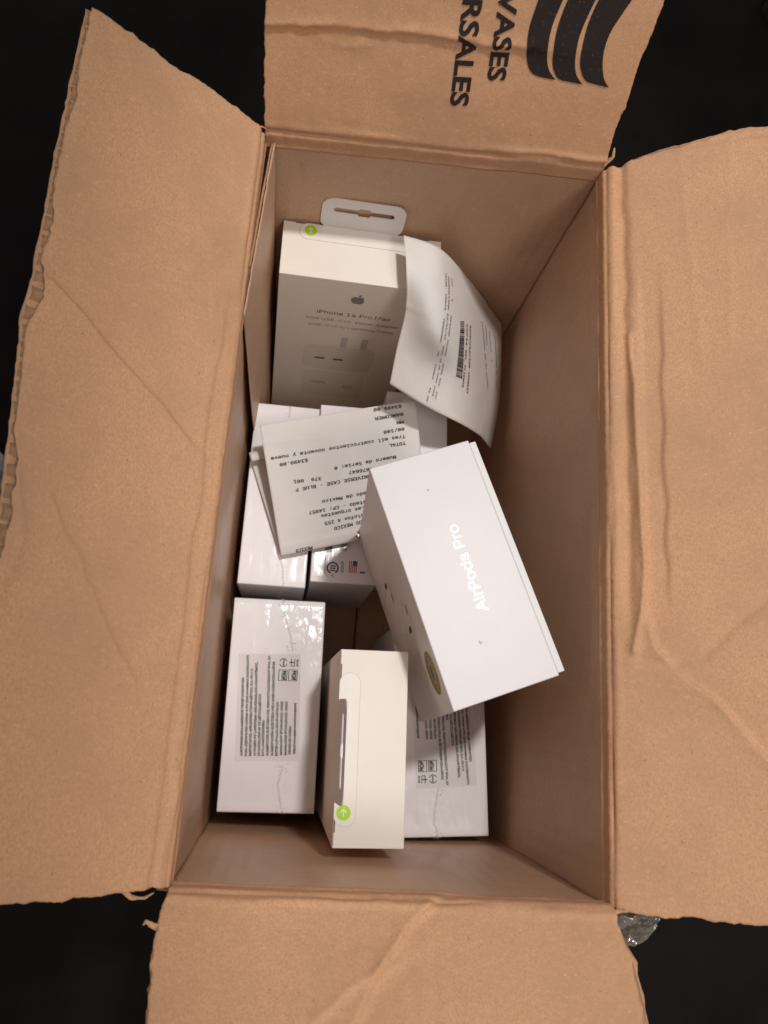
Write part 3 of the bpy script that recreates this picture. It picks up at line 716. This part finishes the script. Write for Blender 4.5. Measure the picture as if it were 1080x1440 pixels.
poly_on(sG, ellipse((86.7, 17.3), 3.6, 2.2, 16, .5), 'gold_dark', seal, 'seal_print', .17)

# charger boxes with hang tabs
def charger(label, loc, rotz, lean_y, tab_lean):
    W_, D_, H_ = 79.5, 29.5, 171.8
    e = empty('charger_box', loc, (0, lean_y, rotz)); tag(e, label, 'box', 'cream charger boxes')
    rbox('box_body', (0, 0, 0), (W_, D_, H_), 'cream', e, .5)
    top = frame_surf((0, 0, H_), (1, 0, 0), (0, 1, 0), (0, 0, 1)); fr = frame_surf((0, 0, H_), (1, 0, 0), (0, 0, -1), (0, -1, 0))
    poly_on(top, rrect(8.08, 20.28, 69.72, 29.35, 4.4), 'strip_edge', e, 'strip_rim', .06)
    st = poly_on(top, rrect(8.3, 20.5, 69.5, 29.3, 4.2), 'strip', e, 'pull_strip', .18); solidify(st, .12, -1)
    for x0_, x1_ in ((.8, 17.2), (59.2, 78.8)): poly_on(top, [(x0_, 29.05), (x1_, 29.05), (x1_, 29.3), (x0_, 29.3)], 'mid_print', e, 'lid_gap', .04)
    # the rim of the strip and the slots where the tab folds
    poly_on(top, ellipse((13.6, 25.4), 2.95, 2.95, 32), 'green', st, 'green_dot', .24)
    ar = [(0, 1.6), (1.2, .35), (.75, .35 - .25), (.28, .75), (.28, -1.5), (-.28, -1.5), (-.28, .75), (-.75, .1), (-1.2, .35)]
    ar = [(0, 1.65), (1.35, .35), (1.0, 0), (.25, .75), (.25, -1.5), (-.25, -1.5), (-.25, .75), (-1.0, 0), (-1.35, .35)]
    if tab_lean > 0: poly_on(top, [(13.6 + p[0], 25.4 + p[1]) for p in ar], 'letter', st, 'arrow', .29)
    else: poly_on(top, [(13.6 + p[1], 25.4 - p[0]) for p in ar], 'letter', st, 'arrow', .29)
    for x0_, x1_ in ((6.0, 11.5), (65.6, 73.2)): poly_on(top, [(x0_, 28.6), (x1_, 28.6), (x1_, 29.15), (x0_, 29.15)], 'grey_print', e, 'tuck_slot', .05)
    # hang tab: rounded plate with a euro slot
    outer = rrect(17.7, -1.0, 58.6, 21.0, 6.0, 8); outer = [(x, max(y, -.4)) for x, y in outer]
    slot = []
    for k in range(13):
        a = math.radians(90 + 180 * k / 12); slot.append((25 + 1.6 * math.cos(a), 13.2 + 1.7 * math.sin(a)))
    slot += [(35, 11.5), (36, 10.3), (40.5, 10.3), (41.5, 11.5)]
    for k in range(13):
        a = math.radians(-90 + 180 * k / 12); slot.append((51.5 + 1.6 * math.cos(a), 13.2 + 1.7 * math.sin(a)))
    slot += [(41.5, 14.9), (40.5, 16.1), (36, 16.1), (35, 14.9)]
    bm = bmesh.new()
    def loop(P):
        vs = [bm.verts.new((p[0], p[1], 0)) for p in P]; return [bm.edges.new((vs[i], vs[(i + 1) % len(vs)])) for i in range(len(vs))]
    ed = loop(outer) + loop(slot)
    bmesh.ops.triangle_fill(bm, use_beauty=True, use_dissolve=False, edges=ed)
    bm.verts.index_update(); q = [(v.co.x, v.co.y) for v in bm.verts]; f = [tuple(v.index for v in fc.verts) for fc in bm.faces]; bm.free()
    sa, ca = math.sin(tab_lean), math.cos(tab_lean)
    tb_ = mesh_obj('hang_tab', [(x, D_ - .1 + y * sa + .02 * y * y * sa * .4, H_ - .1 + y * ca) for x, y in q], f, 'tab', e); solidify(tb_, .55, 0)
    # printed front
    fruit_mark(fr, (40.5, 15.5), 9.0, (1, 0), (0, -1), 'silver', e)
    text_on(fr, 'iPhone 14 Pro Max', (20.9, 33.6), (60.2, 33.6), 4.9, 'grey_print', e, 'printed_text', F_SANS, 0.0, .14, -1)
    text_on(fr, '50W USB-C+C  Power Adapter', (15.4, 40.6), (65.8, 40.6), 3.6, 'mid_print', e, 'printed_text', F_SANS, .0, .14, -1)
    text_on(fr, 'USB-C+C to Lightning Cable', (17.6, 47.3), (64.0, 47.3), 3.6, 'mid_print', e, 'printed_text', F_SANS, .0, .14, -1)
    poly_on(fr, rrect(17.0, 70.0, 58.5, 101.0, 5.5), 'adapter_print', e, 'printed_adapter', .12)
    poly_on(fr, rrect(19.0, 104.0, 56.5, 142.0, 4.0), 'adapter_print', e, 'printed_adapter', .12)
    for x in (37.0, 48.5): poly_on(fr, rrect(x, 57.5, x + 3.6, 69.8, 1.2), 'pale_print', e, 'printed_prong', .13)
    for x in (23.6, 34.6): poly_on(fr, rrect(x, 85.2, x + 6.2, 87.4, 1.0), 'grey_print', e, 'printed_port', .16)
    poly_on(fr, rrect(24, 119.5, 33.5, 123.0, 1.2), 'pale_print', e, 'printed_port', .16); poly_on(fr, rrect(44.5, 121.0, 51.0, 127.0, 1.2), 'pale_print', e, 'printed_port', .16)
    return e
M['adapter_print'] = plain('adapter_print', (.745, .695, .62), .5, .3, .03, 60, 0)
c1x, c1y = -19.9, 203.7
charger('cream charger box standing at the far wall, hang tab up, front print in shade', (c1x - 172 * math.sin(.03), c1y, 0.2), math.radians(1.2), .03, math.radians(2))
charger('cream charger box at the near wall, green dot towards the viewer, no receipt on it', (56.6, -50.9, 0.2), math.radians(92.0), 0, math.radians(-5))

# ================================================================== receipts
def bil(C, s_, t):
    C = np.array(C, float); s_ = np.asarray(s_)[:, None]; t = np.asarray(t)[:, None]
    return (1 - s_) * (1 - t) * C[0] + s_ * (1 - t) * C[1] + (1 - s_) * t * C[2] + s_ * t * C[3]
RC = [(-6.2, 79.6, 102), (71, 103.1, 102.5), (-24, 144.4, 120), (59.2, 171.7, 114)]
nR = np.cross(np.array(RC[1]) - RC[0], np.array(RC[2]) - RC[0]).astype(float); nR /= np.linalg.norm(nR)
def r1surf(a, b, lift):
    a = np.asarray(a, float); b = np.asarray(b, float)
    d = 1.1 * np.sin(np.pi * np.clip(b, 0, 1)) + (.35 * fbm(a * 3, b * 3, 131, 3) + .25 * (1 - np.abs(fbm(a * 4 + 2, b * 4, 135, 2)))) * np.clip(b * 6, 0, 1)
    fold = .5 * np.exp(-((b - .815 + .10 * a - .05) / .012) ** 2) * np.clip(1.0 - a * 1.2, 0, 1)
    fold2 = .5 * np.exp(-((b - .06) / .02) ** 2)
    return bil(RC, a, b) + (d + fold + fold2 + lift)[:, None] * nR if np.ndim(lift) == 0 else bil(RC, a, b) + (d + fold + fold2 + lift)[:, None] * nR
def in_box(P, mg=.5):
    """inside the footprint of the leaning box"""
    o = np.array([28.07, 100.38, 201.0]); U_, W_, D_ = (np.array(x[:]) for x in (UU, WW, DD)); q = P - o
    a, b, c = q @ U_, q @ W_, q @ D_
    return (a > -mg) & (a < 104 + mg) & (b > -mg) & (b < 47.7 + mg) & (c < 104.5 + mg)
rc = empty('receipt', (20, 110, 97))
tag(rc, 'folded white till receipt with upside-down print, lying over the two slim boxes', 'receipt')
def rpar(o, root): o.parent = root; o.matrix_parent_inverse = Matrix.Translation(-root.location); return o
# one continuous strip: curled tail, lower layer, fold, upper layer
nS = 70
ss = np.linspace(0, 1, nS); rows = []
low0 = (np.array([-6.2, 79.6, 100.4]), np.array([71, 103.1, 98.6])); low1 = (np.array([-27.6, 131.0, 97.3]), np.array([44.0, 155.0, 97.2]))
dl = low1[0] - low0[0]; dl /= np.linalg.norm(dl)
for k in range(11):                                          # curl, radius shrinking
    an = math.radians(215 * (1 - k / 10)); r_ = 4.6 - 1.0 * (1 - k / 10)
    off = r_ * math.sin(an) * dl + np.array([0, 0, r_ * (1 - math.cos(an))])
    rows.append(np.stack([low1[0] + (low1[1] - low1[0]) * s_ + off * (1 + .12 * math.sin(s_ * 5)) for s_ in ss]))
for k in range(1, 22):
    t = k / 22
    A = low1[0] + (low0[0] - low1[0]) * t; B = low1[1] + (low0[1] - low1[1]) * t
    q = A[None] + (B - A)[None] * ss[:, None]; q[:, 2] += .5 * np.abs(fbm(ss * 4, 0 * ss + t * 3, 133, 2)); rows.append(q)
for t in (-.008, 0.0): rows.append(r1surf(ss, 0 * ss + t, -.55 - .4 * (t < 0)) )
for k in range(1, 61):
    rows.append(r1surf(ss, 0 * ss + k / 60 * 1.0, 0.0))
P = np.concatenate(rows); F = [q for q in grid_faces(nS, len(rows)) ]
bad = in_box(P); F = [q for q in F if not any(bad[i] for i in q)]
sheet = rpar(mesh_obj('sheet', P, F, 'paper', None, True), rc); solidify(sheet, .09, -1)
R1T = [('$3499.00', (.9, .979), (.715, .985)), ('BANCOMER', (.906, .915), (.715, .914)), ('MN', (.904, .853), (.856, .855)), ('00/100', (.904, .798), (.765, .798)),
 ('Tres mil cuatrocientos noventa y nueve', (.905, .738), (.034, .746)), ('TOTAL', (.905, .685), (.792, .688)), ('$3499.00', (.261, .688), (.082, .69)), ('Numero de Serie: 0', (.83, .591), (.42, .589)),
 ('4076647', (.671, .533), (.51, .535)), ('379  001', (.33, .532), (.153, .544)), ('UNIVERSE CASE - BLUE F', (.65, .481), (.156, .479)), ('ado de Mexico', (.609, .356), (.313, .353)),
 ('stado - CP: 14957', (.599, .289), (.22, .289)), ('Las orquestas', (.585, .246), (.296, .246)), ('olofox 4 255', (.577, .193), (.312, .185)), ('OS MEXICO', (.559, .144), (.37, .133)), ('MEXICO', (.212, .024), (.101, .022))]
M['receipt_ink'] = plain('receipt_ink', (.055, .05, .05), .7, .2, .3, 900, 0)
M['receipt_faint'] = plain('receipt_faint_ink', (.17, .155, .15), .7, .2, .3, 900, 0)
sf1r = lambda a, b, lift: r1surf(np.asarray(a) / 84, np.asarray(b) / 69, lift)
for s_, p0, p1 in R1T:
    o = text_on(sf1r, s_, (p0[0] * 84, p0[1] * 69), (p1[0] * 84, p1[1] * 69), 2.3, 'receipt_ink', None, 'printed_text', F_MONO, .022, .22, 1, 2, 7)
    o.parent = sheet

# hanging receipt
R2 = np.array([[[37.9, 225.8, 184.0], [58.1, 224.0, 178.4], [84.2, 235.5, 134.0], [112.2, 237.3, 93.0]],
 [[40.2, 206.7, 184.0], [60.2, 204.7, 176.2], [88.3, 219.6, 128.0], [115.1, 219.6, 86.0]],
 [[42.9, 194.2, 170.0], [61.5, 184.2, 168.0], [88.5, 193.6, 128.0], [116.8, 200.3, 82.0]],
 [[41.8, 180.8, 154.0], [63.2, 175.0, 147.0], [87.8, 174.0, 124.0], [117.3, 180.5, 79.0]],
 [[41.0, 167.4, 140.0], [61.9, 159.2, 135.0], [86.4, 156.2, 121.0], [117.4, 162.2, 76.0]]])
def crom(P, t):
    """P: (k, n, 3) control rows already expanded per point, t: (n,)"""
    k = P.shape[0] - 1; i = np.clip(np.floor(t * k).astype(int), 0, k - 1); f = (t * k - i)[:, None]; n = np.arange(len(t))
    g_ = lambda j: P[np.clip(j, 0, k), n]
    p1, p2 = g_(i), g_(i + 1)
    p0 = np.where((i > 0)[:, None], g_(i - 1), 2 * p1 - p2); p3 = np.where((i + 2 <= k)[:, None], g_(i + 2), 2 * p2 - p1)
    return .5 * (2 * p1 + (-p0 + p2) * f + (2 * p0 - 5 * p1 + 4 * p2 - p3) * f * f + (-p0 + 3 * p1 - 3 * p2 + p3) * f ** 3)
def r2base(a, b):
    a = np.asarray(a, float); b = np.asarray(b, float)
    rws = np.stack([crom(np.repeat(r[:, None, :], len(a), 1), a) for r in R2]); return crom(rws, b)
def r2surf(a, b, lift):
    a = np.asarray(a, float); b = np.asarray(b, float); h = 1e-3
    p = r2base(a, b); n = np.cross(r2base(a + h, b) - p, r2base(a, b + h) - p); n /= np.linalg.norm(n, axis=1)[:, None]
    n = np.where((n[:, 2:3] < 0), -n, n)
    d = .3 * fbm(a * 4, b * 3, 141, 3) + .22 * (1 - np.abs(fbm(a * 5 + 3, b * 4, 143, 2)))
    kk = np.clip((a - .80 - .16 * (1 - b)) / .2, 0, 1); d = d - 5.0 * kk * np.clip(b, 0, 1) ** 2        # lower right corner folded back
    d = d + .5 * np.exp(-((b - .47 + .08 * a) / .012) ** 2) * np.clip(1 - a * 3, 0, 1)
    return p + (d + lift)[:, None] * n if np.ndim(d) else p + (d + lift) * n
rd = empty('receipt', (80, 195, 95))
tag(rd, 'white till receipt with a barcode hanging from the charger box to the right wall', 'receipt')
nU, nV = 70, 50
A_, B_ = np.meshgrid(np.linspace(0, 1, nU), np.linspace(0, 1, nV)); a, b = A_.ravel(), B_.ravel()
sheet2 = rpar(mesh_obj('sheet', r2surf(a, b, 0.0), grid_faces(nU, nV, True), 'paper', None, True), rd); solidify(sheet2, .09, -1)
sf2r = lambda a, b, lift: r2surf(np.asarray(a) / 115, np.asarray(b) / 76, lift)
R2T = [('FECHA  VENTA  TERMINAL   05   TIENDA   06 PM', (.345, .149), (.317, .965), 0), ('TRANSACCION 22/01/23  HORA 18 20 PAGO 1928', (.369, .153), (.352, .915), 0), ('CAT    1    MISION CAJERO   URIEL BIG  VAC', (.40, .153), (.377, .926), 0),
 ('COPIA DEL CLIENTE', (.548, .357), (.575, .746), 1), ('ADQUISICION 1928523', (.583, .346), (.624, .762), 1), ('ENTREGADO DE 09 141923', (.722, .244), (.817, .619), 2), ('COMERCIO', (.769, .222), (.783, .35), 2),
 ('TARJETA  1', (.816, .223), (.854, .409), 2), ('AUTORIZACION EN LINEA', (.891, .189), (.934, .562), 2)]
for s_, p0, p1, kd in R2T:
    # letters stand with their heads to the right of the sheet as seen here
    o = text_on(sf2r, s_, (p0[0] * 115, p0[1] * 76), (p1[0] * 115, p1[1] * 76), 2.1 if kd == 1 else 1.7, 'receipt_faint' if kd != 1 else 'receipt_ink', None, 'printed_text', F_MONO, .012, .22, -1, 2, 6)
    o.parent = sheet2
q = []; rr = random.Random(5); t = 0.0; c00, c10, c01, c11 = (np.array(x) * [115, 76] for x in ((.486, .369), (.523, .354), (.507, .71), (.564, .697)))
while t < .985:
    wd = rr.choice((.007, .010, .016, .022)); t1 = min(1, t + wd)
    q.append([tuple(c00 + (c01 - c00) * t), tuple(c10 + (c11 - c10) * t), tuple(c10 + (c11 - c10) * t1), tuple(c00 + (c01 - c00) * t1)]); t = t1 + rr.choice((.006, .009, .014))
o = rects_on(sf2r, q, 'receipt_ink', None, 'barcode', .25); o.parent = sheet2

# ================================================================== things on the table, just at the edge of the frame
def lump(name, c, rx, ry, h, mat, seed, label, cat):
    n, mth = 48, 22; v = []; f = []
    for j in range(mth + 1):
        ph = j / mth * math.pi / 2
        for i in range(n):
            th = 2 * math.pi * i / n; d = 1 + .16 * float(fbm(np.array([math.cos(th) * 2 + 5]), np.array([math.sin(th) * 2 + j * .12]), seed, 3)[0])
            v.append((c[0] + rx * math.cos(th) * math.cos(ph) ** .7 * d, c[1] + ry * math.sin(th) * math.cos(ph) ** .7 * d, -5 + h * math.sin(ph) * d))
    for j in range(mth):
        for i in range(n): f.append((j * n + i, j * n + (i + 1) % n, (j + 1) * n + (i + 1) % n, (j + 1) * n + i))
    return tag(mesh_obj(name, v, f, mat, None, True), label, cat)
lump('crumpled_cloth', (-213, 128, 0), 27, 27, 26, 'cloth_grey', 151, 'pale grey bundled cloth at the left edge of the photo', 'cloth')
lump('dark_bundle', (398, 640, 0), 26, 24, 30, 'cloth_dark', 152, 'dim dark brown bundle on the table at the far right corner', 'cloth')
